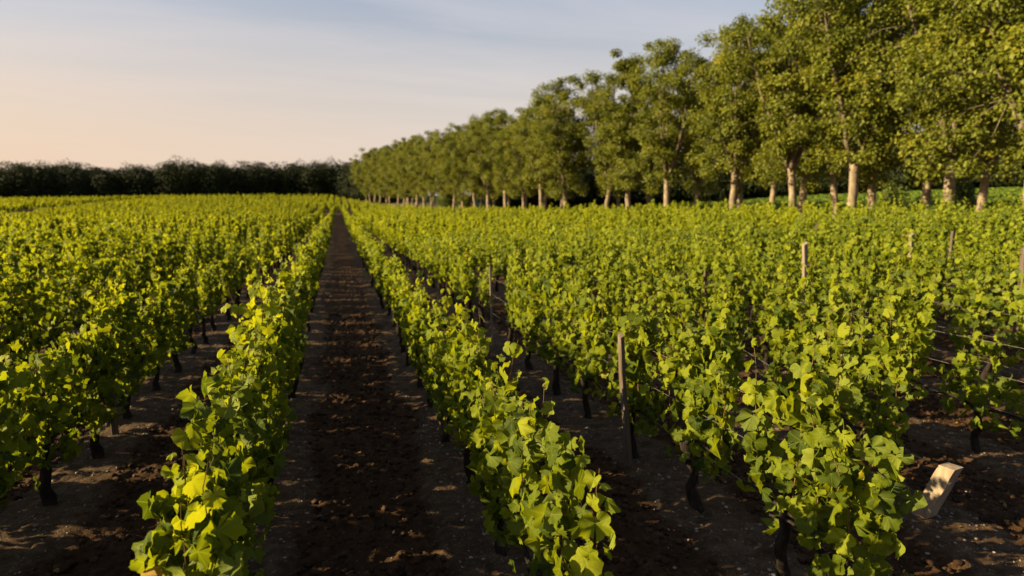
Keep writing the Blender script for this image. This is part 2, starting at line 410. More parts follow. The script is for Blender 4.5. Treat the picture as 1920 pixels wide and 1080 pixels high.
KV = np.array([(0, -.35, 0), (.5, .1, .12), (0, .65, -.1), (-.5, .1, .12)]); KF = np.array([(0, 1, 2), (0, 2, 3)])
T_KITE = [(KV, KF, np.zeros(4))]

def build_leaves(P, Nn, T, Sz, tint, templates, seed=0):
    r = np.random.default_rng(seed)
    Nn = nrm(Nn); T = nrm(T - Nn * np.sum(T * Nn, 1, keepdims=True)); B = np.cross(T, Nn)
    which = r.integers(0, len(templates), len(P))
    Vs, Fs, tv, vv, off = [], [], [], [], 0
    for i, (tvt, tf, ve) in enumerate(templates):
        m_ = which == i; k = int(m_.sum())
        if not k: continue
        cu = r.uniform(0.4, 2.3, k)[:, None, None]
        loc = np.repeat(tvt[None], k, 0) * Sz[m_][:, None, None]
        loc[..., 2:3] *= cu
        V = P[m_][:, None] + loc[..., 0:1] * B[m_][:, None] + loc[..., 1:2] * T[m_][:, None] + loc[..., 2:3] * Nn[m_][:, None]
        F = tf[None] + (np.arange(k) * len(tvt))[:, None, None] + off
        F = F.reshape(-1, 3)
        if len(tvt) > 20: F = F[r.random(len(F)) > .022]          # insect holes and torn notches
        Vs.append(V.reshape(-1, 3)); Fs.append(F); off += k * len(tvt)
        tv.append(np.repeat(tint[m_], len(tvt))); vv.append(np.tile(ve, k))
    return np.concatenate(Vs), np.concatenate(Fs), np.concatenate(tv), np.concatenate(vv)

def vine_leaves(r, height=1.5, base=0.56, n_sh=9, node=0.056, half=0.35, fill=130, size=0.104, low=0.0, spread=1.0):
    """where the leaves of one trained vine sit: shoots rise from the arms, leaves hang outward on both sides"""
    P, Nn, T, Sz, ti = [], [], [], [], []
    shoots = []
    ys = np.linspace(-half, half, n_sh) + r.normal(0, .05, n_sh)
    for y0 in ys:
        top = height * (r.uniform(0.78, 1.06) if r.random() > .13 else r.uniform(1.08, 1.24)); ln = max(top - base, .2)
        m = max(4, int(ln / 0.1) + 1); s = np.linspace(0, 1, m)
        lean = r.normal(0, .10); side = r.normal(0, .035)
        arch = r.choice([0, 0, 0, 1]) * r.uniform(.05, .20) * r.choice([-1, 1])
        pts = np.stack([r.normal(0, .03) + side * s + arch * s ** 3 + np.cumsum(r.normal(0, .012, m)), y0 + lean * s + np.cumsum(r.normal(0, .012, m)), base + ln * s - abs(arch) * .5 * s ** 4], 1)
        shoots.append(pts)
        nn = int(ln / node)
        sp = (np.arange(nn) + r.random(nn) * .5) / nn
        q = np.stack([np.interp(sp, s, pts[:, i]) for i in range(3)], 1)
        for j in range(nn):
            f = sp[j]
            sd = 1 if (j % 2) else -1
            a = (0 if sd > 0 else PI) + r.normal(0, .6)
            outv = np.array([math.cos(a), math.sin(a), 0])
            pet = spread * r.uniform(.03, .085) * (1 - .45 * f ** 3)
            pos = q[j] + outv * pet + np.array([0, 0, r.uniform(-.01, .05)])
            P.append(pos)
            up = r.uniform(-.3, .5) + (.5 if f > .85 else 0)
            Nn.append(outv * r.uniform(.5, 1.1) + np.array([0, 0, up]) + r.normal(0, .30, 3))
            T.append(outv * r.uniform(.2, .8) + np.array([0, 0, -1.0]) + r.normal(0, .3, 3))
            Sz.append(size * r.uniform(.6, 1.28) * (1 - .55 * max(0, f - .72) / .28))
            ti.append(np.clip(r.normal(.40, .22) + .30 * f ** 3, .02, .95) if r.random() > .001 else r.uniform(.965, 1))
    for _ in range(int(fill)):
        sd = r.choice([-1, 1]); z = base - .10 - low + r.random() ** .8 * (height * .88 - base + .10 + low)
        outv = nrm(np.array([sd, r.normal(0, .5), 0]))
        P.append(np.array([sd * spread * abs(r.normal(.065, .04)), r.uniform(-half - .06, half + .06), z]))
        Nn.append(outv * r.uniform(.4, 1.1) + np.array([0, 0, r.uniform(-.3, .45)]) + r.normal(0, .32, 3))
        T.append(outv * r.uniform(.1, .6) + np.array([0, 0, -1.0]) + r.normal(0, .3, 3))
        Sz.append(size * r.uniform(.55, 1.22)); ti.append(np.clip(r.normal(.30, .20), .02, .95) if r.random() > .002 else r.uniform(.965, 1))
    return [np.array(a) for a in (P, Nn, T, Sz, ti)] + [shoots]

def trunk_geo(r, h=0.52, rad=0.034):
    m = 9; s = np.linspace(0, 1, m)
    dx = np.cumsum(r.normal(0, .016, m)); dy = np.cumsum(r.normal(0, .022, m)); dx -= dx[0]; dy -= dy[0]
    P = np.stack([dx, dy, -0.06 + (h + .06) * s], 1)
    R = rad * (1.45 - .75 * s + .55 * np.exp(-((s - .97) / .12) ** 2) + .5 * np.exp(-(s / .12) ** 2)) * r.uniform(.85, 1.15, m)
    return tube(P, R, 9, True, .16, r), P[-1]
def arm_geo(r, head, sd, ln=0.5):
    s = np.linspace(0, 1, 7)
    P = np.stack([head[0] + np.cumsum(r.normal(0, .008, 7)), head[1] + sd * ln * s, head[2] - .03 + .07 * np.sin(s * PI * .8) + np.cumsum(r.normal(0, .006, 7))], 1)
    return tube(P, .014 * (1.3 - .7 * s), 6, True, .1, r)
def cane_geo(pts, r0=.0052):
    return tube(pts, np.linspace(r0, r0 * .35, len(pts)), 5, True)

# ------------------------------------------------------------------ vine positions
words = 'first second third fourth fifth sixth seventh eighth ninth tenth eleventh twelfth thirteenth fourteenth fifteenth sixteenth seventeenth eighteenth nineteenth twentieth'.split()
tens = ['', '', 'twenty', 'thirty', 'forty', 'fifty']
def ordinal(i):
    if i < 20: return words[i]
    n = i + 1; tt, uu = divmod(n, 10)
    return {2: 'twentieth', 3: 'thirtieth', 4: 'fortieth', 5: 'fiftieth'}[tt] if uu == 0 else tens[tt] + '-' + ('first' if uu == 1 else words[uu - 1])
def row_name(k):
    if k == 0: return 'the row bordering the bare aisle on its left'
    if k == 1: return 'the row bordering the bare aisle on its right'
    return 'the ' + (words[-k] if k < 0 else words[k - 1]) + (' row left' if k < 0 else ' row right') + ' of the bare aisle'
STARTS = {0: 2.95, 1: 3.15, 2: 3.5, 3: 4.6, 4: 4.9, -1: 2.45, -2: 2.9}
BLOCK_END = 134.0
vines = []   # (x, y, row)
rv = np.random.default_rng(101)
for k in range(-75, 20):
    x = row_x(k); y = STARTS.get(k, 3.0 + rv.uniform(-.5, .5))
    while y < BLOCK_END:
        vines.append((x + rv.normal(0, .025), y + rv.normal(0, .05), k)); y += 1.17
vines.append((row_x(2) - .04, 2.92, 2))
# second block beyond the cross track, rows set half a space over
k = 0
for k in range(-90, 26):
    x = row_x(k) + 0.85; y = BLOCK_END + 6
    while y < 232:
        vines.append((x + rv.uniform(-.6, .6), y + rv.normal(0, .3), 1000 + k)); y += 1.4
VN = np.array(vines)
keep = VN[:, 0] < tree_x(VN[:, 1]) - 4.5
# the sunken track that cuts the far left slope
tr_pts = np.array([(-36.0, 75.0), (-44.8, 106.8), (-51.6, 134.7), (-55.4, 154.5), (-56.5, 175.0), (-57, 206.0), (-57, 222.0)])
trx = np.interp(VN[:, 1], tr_pts[:, 1], tr_pts[:, 0])
keep &= ~((VN[:, 2] == 2) & (VN[:, 1] > 11.2) & (VN[:, 1] < 12.45))
keep &= ~((np.abs(VN[:, 0] - trx) < 4.2) & (VN[:, 1] > 75) & (VN[:, 1] < 214))
VN = VN[keep]
PX, PY, PZ = project(np.stack([VN[:, 0], VN[:, 1], terrain(VN[:, 0], VN[:, 1]) + 0.9], 1))
_, PTOP, _ = project(np.stack([VN[:, 0], VN[:, 1], terrain(VN[:, 0], VN[:, 1]) + 1.35], 1))
marg = 0.45 / np.maximum(PZ, .5) * FPX
inframe = (PZ > 0.8) & (PX > -marg * .7) & (PX < 1920 + marg * .7) & (PTOP < 1060) & (VN[:, 2] < 500)
order = np.where(inframe)[0]; order = order[np.argsort(PZ[order])]
N_IND = 298
ind = order[:N_IND]; indset = set(ind.tolist())

# special heights read off the photograph: (row, order from the camera) -> height, leaf density, label
ROW_H = {0: 1.66, 1: 1.34, 2: 1.68, -1: 1.48}
SPECIAL = {(0, 0): (1.34, 1.1, 'low bushy grapevine ending the row left of the bare aisle'),
           (0, 1): (1.62, 1.1, 'grapevine with square leafy top, second along the row left of the bare aisle'),
           (0, 2): (1.68, 1.0, None), (0, 3): (1.62, 1.0, None),
           (1, 0): (1.50, .55, 'thin grapevine with one tall upright shoot ending the row right of the bare aisle'),
           (1, 1): (1.36, 1.0, 'full leafy grapevine with dark trunk, second along the row right of the bare aisle'),
           (1, 2): (1.42, 1.05, None), (1, 3): (1.30, .9, None),
           (4, 0): (0.95, .45, 'short sparse grapevine at the end of the wires by the frame edge'),
           (3, 0): (1.5, .85, 'straggly grapevine beside the pale squared end stake'),
           (2, 0): (1.40, .62, 'slim grapevine with large hanging leaves ending the second row right of the bare aisle')}
count = {}
r = np.random.default_rng(55)
TRUNKS = []
for i in range(8):
    rr_ = np.random.default_rng(300 + i); (tv, tf), head = trunk_geo(rr_, rr_.uniform(.46, .56), rr_.uniform(.028, .04))
    TRUNKS.append((mesh_data('trunk', tv, tf, M_VBARK), head, [mesh_data('arm', *arm_geo(rr_, head, sd), M_VBARK) for sd in (-1, 1)]))
def foliage_mesh(seed, templates, mat, **kw):
    rr_ = np.random.default_rng(seed); P, Nn, T, Sz, ti, sh = vine_leaves(rr_, **kw)
    V, F, tv, vv = build_leaves(P, Nn, T, Sz, ti, templates, seed)
    return mesh_data('foliage', V, F, mat, {'tint': tv, 'vein': vv}), sh
VAR = [foliage_mesh(700 + i, T_HERO if i < 10 else T_MID, M_LEAF, height=hh, n_sh=ns, fill=fl * 1.7) for i, (hh, ns, fl) in enumerate(
    [(1.6, 8, 90), (1.52, 8, 90), (1.7, 10, 120), (1.46, 8, 130), (1.65, 7, 80), (1.58, 9, 140), (1.72, 8, 100), (1.5, 10, 100), (1.62, 9, 90), (1.56, 8, 120)] * 2)]
N_HERO = 44
LOOKS = ['leafy grapevine', 'green grapevine', 'full grapevine', 'trellised grapevine']
for n, i in enumerate(ind):
    x, y, k = VN[i]; k = int(k)
    c = count.get(k, 0); count[k] = c + 1
    z = float(terrain(x, y)) + 0.05
    root = empty('grapevine', (x, y, z))
    sp = SPECIAL.get((k, c))
    lab = sp[2] if sp and sp[2] else None
    if lab is None:
        lab = '%s with dark trunk, %s from the camera in %s' % ('grapevine', ordinal(c), row_name(k))
        if len(lab.split()) > 16: lab = 'grapevine, %s from the camera in %s' % (ordinal(c), row_name(k))
    tag(root, lab, 'grapevine', 'grapevines trained in rows')
    tm, head, arms = TRUNKS[r.integers(0, len(TRUNKS))]
    link('trunk', tm, root)
    if n < 120:
        for a in arms: link('arm', a, root)
    if n < N_HERO:
        hh, dn = (sp[0], sp[1]) if sp else (ROW_H.get(k, 1.62) * r.uniform(.92, 1.10), r.uniform(.8, 1.1))
        if r.random() < .12 and not sp: dn *= .6
        if k == 2 and 11.2 < y < 13.8: hh, dn = .92, .45
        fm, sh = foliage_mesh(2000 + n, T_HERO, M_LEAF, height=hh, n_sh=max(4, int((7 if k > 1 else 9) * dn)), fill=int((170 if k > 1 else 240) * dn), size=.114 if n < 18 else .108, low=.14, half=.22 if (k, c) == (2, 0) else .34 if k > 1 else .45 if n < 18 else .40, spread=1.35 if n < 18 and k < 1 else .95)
        link('foliage', fm, root)
        for pts in sh[:7 if n < 24 else 4]: 
            link('cane', mesh_data('cane', *cane_geo(pts), M_CANE), root)
    else:
        vi = r.integers(0, 10) if n < 140 else r.integers(10, 20)
        f = link('foliage', VAR[vi][0], root)
        f.rotation_euler = (0, 0, PI if r.random() < .5 else 0)
        s = r.uniform(.86, 1.16); sz_ = s * (ROW_H.get(k, 1.64) / 1.58 if y < 22 else 1.0)
        if k == 2 and 11.2 < y < 13.8: sz_ *= .55; s *= .8
        f.scale = (s * r.uniform(.65, 1.12), s * r.uniform(.85, 1.08), sz_)
        f.location = (r.normal(0, .035), 0, .56 * (1 - sz_))

# the rest of the vineyard: one mass
def mass(sel, per, size, seed, width=.22):
    rr_ = np.random.default_rng(seed); n = len(sel)
    if n == 0: return None
    X = VN[sel, 0]; Y = VN[sel, 1]; Z = terrain(X, Y)
    hv = rr_.uniform(1.40, 1.84, n); bul = rr_.uniform(.55, 1.05, n); sh_x = rr_.normal(0, .05, n); thin = rr_.random(n)
    cnt = np.where(thin < .05, per // 6, np.where(thin < .14, per // 2, per)); rep = np.repeat(np.arange(n), cnt); m_ = len(rep)
    side = rr_.choice([-1, 1], m_)
    f = rr_.random(m_) ** .75
    lx = side * np.abs(rr_.normal(.06, .05, m_)) * (width / .22) * (1 - .4 * f)
    ly = rr_.normal(0, .19, m_).clip(-.5, .5); lx = lx * bul[rep] + sh_x[rep]
    # ragged tops: several shoots per vine with their own height
    shoot = np.floor((ly + .5) * 7).astype(int).clip(0, 6)
    sh_h = rr_.uniform(.70, 1.06, (n, 7)); sh_h = np.where(rr_.random((n, 7)) < .12, sh_h * 1.18, sh_h)[rep, shoot]
    lz = .48 + f * (hv[rep] * sh_h - .48)
    P = np.stack([X[rep] + lx, Y[rep] + ly, Z[rep] + lz], 1)
    ov = np.stack([side, rr_.normal(0, .5, m_), np.zeros(m_)], 1)
    Nn = ov * rr_.uniform(.4, 1.1, (m_, 1)) + np.array([0, 0, 1.0]) * rr_.uniform(-.35, .38, (m_, 1)) + rr_.normal(0, .3, (m_, 3))
    T = ov * rr_.uniform(.1, .7, (m_, 1)) + np.array([0, 0, -1.0]) + rr_.normal(0, .3, (m_, 3))
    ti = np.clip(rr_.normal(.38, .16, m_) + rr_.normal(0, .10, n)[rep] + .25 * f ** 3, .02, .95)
    Sz = size * rr_.uniform(.7, 1.2, m_)
    return P, Nn, T, Sz, ti
rest = np.array([i for i in range(len(VN)) if i not in indset])
dist = np.hypot(VN[rest, 0], VN[rest, 1])
# keep what the camera can see and what throws shade into the picture from the left
ang = np.degrees(np.arctan2(VN[rest, 0], VN[rest, 1]))
vis = (ang > -29) & (ang < 56)
shade = (~vis) & (VN[rest, 0] < 0) & (dist < 26)
groups = [(rest[(vis & (dist < 42)) | shade], 520, .128, 1, T_KITE), (rest[vis & (dist >= 42) & (dist < 75)], 260, .175, 2, T_KITE), (rest[vis & (dist >= 75) & (dist < 140)], 200, .20, 3, T_KITE), (rest[vis & (dist >= 140)], 110, .28, 4, T_KITE)]
parts = []
for sel, per, size, seed, tmpl in groups:
    mm = mass(sel, per, size, seed)
    if mm is None: continue
    V, F, tv, vv = build_leaves(*mm, tmpl, seed); parts.append((V, F, tv))
V, F = join([(a, b) for a, b, _ in parts]); tv = np.concatenate([c for _, _, c in parts])
o = mesh_obj('vineyard', V, F, M_LEAF_FAR, None, {'tint': tv})
tag(o, 'rows of green vines merging into one carpet up to the trees', 'vines', None, 'stuff')
# their trunks belong to the same mass where they are near enough to show
near = rest[(dist < 40) & vis]
parts = []
rr_ = np.random.default_rng(9)
for i in near:
    x, y, _k = VN[i]
    s = np.linspace(0, 1, 3); P = np.stack([x + s * rr_.normal(0, .03), y + s * rr_.normal(0, .04), float(terrain(x, y)) + s * .55], 1)
    parts.append(tube(P, np.array([.045, .032, .04]), 5, False))
if parts:
    V, F = join(parts); tr = mesh_obj('trunks', V, F, M_VBARK, o); tr['kind'] = 'stuff'

# dry leaves dropped on the soil
rl = np.random.default_rng(64); k = 420
X = rl.uniform(-4.5, 9, k); Y = 2.2 + rl.random(k) ** 1.4 * 11
P = np.stack([X, Y, ground_z(X, Y) + .012], 1)
V, F, tv, vv = build_leaves(P, rl.normal(0, .3, (k, 3)) + [0, 0, 1], rl.normal(0, 1, (k, 3)), rl.uniform(.025, .065, k), rl.random(k), T_MID, 8)
M_DRY = leaf_mat('dry_leaf', [(0.0, (0.06, 0.028, 0.012)), (0.6, (0.14, 0.065, 0.022)), (1.0, (0.22, 0.13, 0.04))], (1.2, 1.1, 1.0), 0.15, 0.8, 0.1)
tag(mesh_obj('fallen_leaves', V, F, M_DRY, None, {'tint': tv}), 'dry brown leaves scattered thinly over the soil', 'leaves', None, 'stuff')

# ------------------------------------------------------------------ trellis posts and wires
def stake(name, base, top, w, d, mat, label, group='trellis posts', cat='post', slant=0.0, seed=0, twist=0.0, ch=.38):
    """a split, slightly crooked stake with a bevelled top, standing from base to top"""
    rr_ = np.random.default_rng(seed + 900)
    b = np.array(base, float); tp = np.array(top, float) - b
    m = 9; s = np.linspace(0, 1, m)
    V = []
    prof = np.array([(-.5, -ch), (-ch, -.5), (ch, -.5), (.5, -ch), (.5, ch), (ch, .5), (-ch, .5), (-.5, ch)])
    ca, sa = math.cos(twist), math.sin(twist)
    prof = np.stack([prof[:, 0] * ca - prof[:, 1] * sa, prof[:, 0] * sa + prof[:, 1] * ca], 1) if twist else prof
    wob = np.cumsum(rr_.normal(0, .0035, (m, 2)), 0)
    for i in range(m):
        sc = 1.0 - .12 * s[i]
        c = tp * s[i] + np.array([wob[i, 0], wob[i, 1], 0])
        ring = np.stack([prof[:, 0] * w * sc, prof[:, 1] * d * sc, np.zeros(8)], 1) * (1 + rr_.uniform(-.03, .03, (8, 1)))
        if i == m - 1: ring[:, 2] += slant * prof[:, 0] * w + slant * .5 * prof[:, 1] * d
        V.append(c + ring)
    V = np.concatenate(V); F = []
    for i in range(m - 1):
        for j in range(8):
            j2 = (j + 1) % 8; A, B, C_, D = i * 8 + j, i * 8 + j2, (i + 1) * 8 + j2, (i + 1) * 8 + j
            F += [(A, B, C_), (A, C_, D)]
    c = len(V); V = np.vstack([V, V[-8:].mean(0) + np.array([0, 0, .002])])
    for j in range(8): F.append((c, (m - 1) * 8 + j, (m - 1) * 8 + (j + 1) % 8))
    o = mesh_obj(name, V, np.array(F), mat, None, None, False)
    o.location = tuple(b); tag(o, label, cat, group)
    return o
def post_at(k, xpx, h, lean=(0, 0), off=0.0, **kw):
    X = row_x(k) + off; Y = px_atX(xpx, X)
    z = float(terrain(X, Y)) - .05
    return stake('vineyard_post', (X, Y, z), (X + lean[0], Y + lean[1], z + h + .05), **kw)
post_at(2, 1190, 1.33, (-.15, -.03), off=-.11, w=.048, d=.085, mat=M_POST, label='tall split grey stake with sunlit edge, standing clear in the second row right', slant=.5, seed=1)
post_at(2, 923, 1.42, (-.04, .0), w=.038, d=.038, mat=M_POST_MID, label='thin pale stake holding wires in a gap of the second row right', seed=2)
post_at(1, 827, 1.22, (0, 0), w=.07, d=.07, mat=M_POST_DARK, label='dark stake behind leaves in the row bordering the aisle on its right', seed=3)
post_at(0, 516, 1.15, (0, 0), w=.07, d=.07, mat=M_POST_DARK, label='dark stake buried in leaves in the row bordering the aisle on its left', seed=4)
post_at(-1, 198, 1.25, (-.06, 0), w=.06, d=.06, mat=M_POST_DARK, label='dark brown stake among vine trunks in the second row left of the aisle', seed=5)
post_at(3, 1577, 1.33, (.05, 0), off=-.06, w=.06, d=.07, mat=M_POST_MID, label='weathered stake half hidden by leaves in the third row right of the aisle', seed=6)
post_at(5, 1515, 1.86, (-.10, 0), w=.085, d=.08, mat=M_POST_MID, label='pale sunlit stake rising above the leaves mid field', slant=.6, seed=7)
post_at(4, 1322, 1.5, (0, 0), w=.05, d=.05, mat=M_POST_DARK, label='thin dark stake in a gap of the fourth row right of the aisle', seed=8)
post_at(7, 1707, 1.82, (-.06, 0), w=.085, d=.085, mat=M_POST_MID, label='pale stake poking up beyond the tall sunlit mid field stake', slant=.5, seed=9)
post_at(8, 1777, 1.75, (0, 0), w=.08, d=.08, mat=M_POST, label='small distant pale stake tip near the plane trees', seed=10)
post_at(7, 1914, 1.68, (0, 0), w=.1, d=.1, mat=M_POST, label='greyish stake cut by the picture edge', seed=11)
post_at(3, 965, 1.70, (0, 0), w=.05, d=.05, mat=M_POST_DARK, label='thin dark stake with wires behind a leafy gap left of mid field', seed=12)
# squared end stake, leaning out of its row towards the headland
X = row_x(3); Y = px_atX(1748, X)
end = empty('end_post', (X, Y, 0.0))
tag(end, 'short squared pale timber end stake leaning out of the row, leaf shadows on it', 'post', 'trellis posts')
EV = np.array([.03, -.27, .64])
st = stake('timber', (0, 0, -.1), tuple(EV + [0, 0, -.1]), .135, .135, M_POST_NEW, 'x', seed=20, twist=.25, ch=.475)
for kx in ('label', 'category', 'group'): del st[kx]
st.parent = end
ring = []
for q in (0.50, 0.515):
    c = np.array([0, 0, -.1]) + EV * (q + .3)
    h2 = .0675 * .92 + .002
    P = np.array([(-h2, -h2, 0), (h2, -h2, .004), (h2, h2, 0), (-h2, h2, -.004), (-h2, -h2, 0), (h2, -h2, .004)])
    P = np.stack([P[:, 0] * math.cos(.25) - P[:, 1] * math.sin(.25), P[:, 0] * math.sin(.25) + P[:, 1] * math.cos(.25), P[:, 2]], 1) + c
    ring.append(tube(P, np.full(6, .0022), 5, True))
mesh_obj('wire_tie', *join(ring), M_WIRE, end)

for k in range(-3, 9):
    X = row_x(k); y0 = STARTS.get(k, 3.0)
    if k == 3: y0 = Y - .05
    if k == 4: y0 = 3.4
    y1 = min(60.0, BLOCK_END)
    for h, nm in ((.56, 'lowest'), (.88, 'middle'), (1.20, 'top')):
        if k == 3: pts = [(X + .02, y0 + .02, .5)]
        else: pts = [(X, y0, float(terrain(X, y0)) + h)]
        yy = (y0 + 1.6 if k == 3 else y0)
        while yy < y1:
            yy += 2.9
            sag = -.012 if len(pts) % 2 else .0
            pts.append((X + .03 * math.sin(yy * 1.3 + h * 9 + k), yy, float(terrain(X, yy)) + h + sag))
        o = mesh_obj('trellis_wire', *tube(pts, np.full(len(pts), .0017), 4, False), M_WIRE)
        tag(o, '%s thin steel wire strung along %s' % (nm, row_name(k)), 'wire', 'trellis wires')

# ------------------------------------------------------------------ plane trees
def tree_geo(seed, H=16.5, rx=4.3, clear=4.0, n_cl=158, per=185, leaf=.19, rad=.30, low=True):
    r = np.random.default_rng(seed)
    lean = r.normal(0, .07, 2); n_cl = int(n_cl * r.uniform(.78, 1.02))
    m = 8; s = np.linspace(0, 1, m)
    fork = np.array([lean[0] * clear, lean[1] * clear, clear])
    P = np.stack([fork[0] * s + np.cumsum(r.normal(0, .03, m)), fork[1] * s + np.cumsum(r.normal(0, .03, m)), -.2 + (clear + .2) * s], 1)
    fork = P[-1]
    R = rad * (1.1 - .22 * s + .35 * np.exp(-s / .06) + .18 * np.exp(-((s - 1) / .12) ** 2))
    trunk = tube(P, R, 12, True, .05, r)
    limbs = []; nodes = []
    nl = r.integers(4, 6); a0 = r.uniform(0, 2 * PI)
    for i in range(nl):
        a = a0 + i * 2 * PI / nl + r.normal(0, .25)
        topz = H * r.uniform(.72, .93) if i else H * .95
        reach = rx * r.uniform(.35, .7) if i else rx * .12
        q = np.linspace(0, 1, 9)
        px_ = fork[0] + math.cos(a) * reach * q ** .8 + np.cumsum(r.normal(0, .07, 9)); py_ = fork[1] + math.sin(a) * reach * q ** .8 + np.cumsum(r.normal(0, .07, 9))
        pz_ = fork[2] - .15 + (topz - fork[2]) * q
        LP = np.stack([px_, py_, pz_], 1); LP[0] = fork + np.array([math.cos(a), math.sin(a), 0]) * rad * .35 - np.array([0, 0, .2])
        LR = rad * .55 * (1 - .88 * q) + .02
        g = [tube(LP, LR, 8, True, .05, r)]
        limbs.append(g)
        for j in range(2, 9): nodes.append((LP[j], i, LR[j]))
    # clump centres through the crown volume
    C = []
    while len(C) < n_cl:
        if r.random() < .62:                                   # along the limbs
            p_, li, _ = nodes[r.integers(0, len(nodes))]
            sg = .45 + 1.0 * math.sin(PI * min(max((p_[2] - fork[2]) / (H - fork[2]), .05), .95))
            c = p_ + r.normal(0, 1, 3) * np.array([sg, sg, .7])
            if c[2] < clear - 1.2: continue
            C.append(tuple(c)); continue
        t_ = r.random(); z = clear - (1.6 if r.random() < .10 else .4) + t_ * (H - clear)
        rm = rx * (math.sin(PI * (t_ * .78 + .18))) ** .6
        rr_ = rm * (r.random() ** .5); a = r.uniform(0, 2 * PI)
        lump = .72 + .34 * math.sin(a * 3 + z * 1.1 + seed) * math.sin(z * .9 + seed * 2)
        C.append((math.cos(a) * rr_ * lump, math.sin(a) * rr_ * lump, z))
    C = np.array(C)
    NP = np.array([n_[0] for n_ in nodes])
    Pl, Nl, Tl, Sl, til = [], [], [], [], []
    for c in C:
        d = np.linalg.norm(NP - c + np.array([0, 0, 1.0]), axis=1) + 3 * (NP[:, 2] > c[2] + .5); j = int(d.argmin())
        p0 = NP[j]; mid = (p0 + c) / 2 + np.array([0, 0, .25]) + r.normal(0, .15, 3)
        limbs[nodes[j][1]].append(tube([p0, mid, c], [max(.02, nodes[j][2] * .25), .016, .006], 5, False))
        k = int(per * r.uniform(.6, 1.35)); cr_ = r.uniform(.6, 1.15)
        g = r.normal(0, 1, (k, 3)); g = g / np.linalg.norm(g, axis=1, keepdims=True) * (r.random((k, 1)) ** .6) * cr_ * np.array([1.1, 1.1, .75])
        Pl.append(c + g)
        od = nrm(g + np.array([0, 0, .25]) + nrm(np.array([c[0], c[1], 0.01])) * .3)
        Nl.append(od * .8 + np.array([0, 0, .45]) + r.normal(0, .5, (k, 3)))
        Tl.append(od + np.array([0, 0, -.8]) + r.normal(0, .5, (k, 3)))
        Sl.append(leaf * r.uniform(.65, 1.25, k)); til.append(np.clip(r.normal(.45, .10) + r.normal(0, .16, k), 0, 1))
    V, F, tv, vv = build_leaves(*[np.concatenate(a) for a in (Pl, Nl, Tl, Sl, til)], T_KITE, seed)
    return mesh_data('trunk', *trunk, M_PBARK), [mesh_data('limb', *join(g), M_LIMB) for g in limbs], mesh_data('crown', V, F, M_TREE, {'tint': tv}, False)
TREES = [tree_geo(40 + i, H=h, rx=rx, clear=cl, rad=rd) for i, (h, rx, cl, rd) in enumerate([(17, 5.2, 4.0, .29), (16.4, 4.9, 4.4, .26), (17.6, 5.4, 3.8, .30), (16.6, 5.1, 4.5, .27), (17.2, 5.3, 3.9, .25), (16.2, 4.8, 4.2, .28), (17.4, 5.3, 4.4, .29)])]
def add_tree(x, y, v, rz, sc, label, group):
    root = empty('plane_tree', (x, y, float(terrain(x, y)) - .02), rz, sc)
    tag(root, label, 'tree', group)
    tm, lm, cm = TREES[v]
    link('trunk', tm, root)
    for l_ in lm: link('limb', l_, root)
    link('crown', cm, root)
    return root
front_px = [2010, 1905, 1766, 1576, 1482, 1362, 1250, 1175, 1137]
back_px = [1990, 1818, 1716, 1632, 1560, 1500, 1437, 1383, 1297, 1222, 1160]
rt = np.random.default_rng(31)
fy = [px_atX(p_, 30.0) for p_ in front_px]
front = [(30.0, y) for y in fy]
y = fy[-1] - 2.0
while y < 190:
    y += 6.0; front.append((float(tree_x(y)), y))
back = [(37.5, px_atX(p_, 37.5)) for p_ in back_px]
y = back[-1][1]
while y < 190:
    y += 6.4; back.append((float(tree_x(y)) + 7.5, y))
for n, (x, y) in enumerate(front):
    sc = rt.uniform(.95, 1.05) * (1.0 - .12 * float(sstep(60, 92, y)))
    lab = 'pale trunked plane tree, %s of the front line counting from the right edge' % ordinal(max(n - 1, 0))
    if n == 0: lab = 'plane tree of the front line just past the right edge, only its leaves showing'
    add_tree(x + rt.normal(0, .2), y, n % 7 if n > 3 else [2, 0, 3, 5][n], rt.uniform(0, 2 * PI), sc, lab, 'plane trees along the front of the alley')
for n, (x, y) in enumerate(back):
    sc = rt.uniform(.92, 1.02) * (1.0 - .13 * float(sstep(58, 90, y)))
    lab = 'shaded plane tree, %s of the rear line counting from the right edge' % ordinal(max(n - 1, 0))
    if n == 0: lab = 'plane tree of the rear line just past the right edge, only its leaves showing'
    add_tree(x + rt.normal(0, .2), y, (n * 3 + 1) % 7, rt.uniform(0, 2 * PI), sc, lab, 'plane trees along the rear of the alley')

# low shrubs and suckers at the foot of the alley
def shrub(x, y, h, w, seed, label):
    r = np.random.default_rng(seed); k = int(900 * w * h / 2)
    root = empty('shrub', (x, y, float(terrain(x, y)) - .03))
    g = r.normal(0, 1, (k, 3)); g = g / np.linalg.norm(g, axis=1, keepdims=True) * r.random((k, 1)) ** .45
    lump = 1 + .3 * np.sin(g[:, :1] * 5 + seed) * np.sin(g[:, 1:2] * 6) 
    P = g * lump * np.array([w / 2, w / 2, h / 2]) + np.array([0, 0, h / 2 + .1])
    V, F, tv, vv = build_leaves(P, g + r.normal(0, .5, (k, 3)) + [0, 0, .3], g + r.normal(0, .5, (k, 3)) - [0, 0, .5], .16 * r.uniform(.6, 1.2, k), r.random(k), T_KITE, seed)
    mesh_obj('foliage', V, F, M_BUSH, root, {'tint': tv}, False)
    st = [tube([(0, 0, 0), (r.normal(0, .1), r.normal(0, .1), h * .35), (r.normal(0, w * .15), r.normal(0, w * .15), h * .7)], [.04, .03, .015], 5, False) for _ in range(4)]
    mesh_obj('stem', *join(st), M_VBARK, root)
    tag(root, label, 'shrub', 'shrubs under the alley')
shrub(28.0, px_atX(1660, 28.0), 2.6, 1.5, 1, 'leafy sapling standing before the plane trees at the vineyard edge')
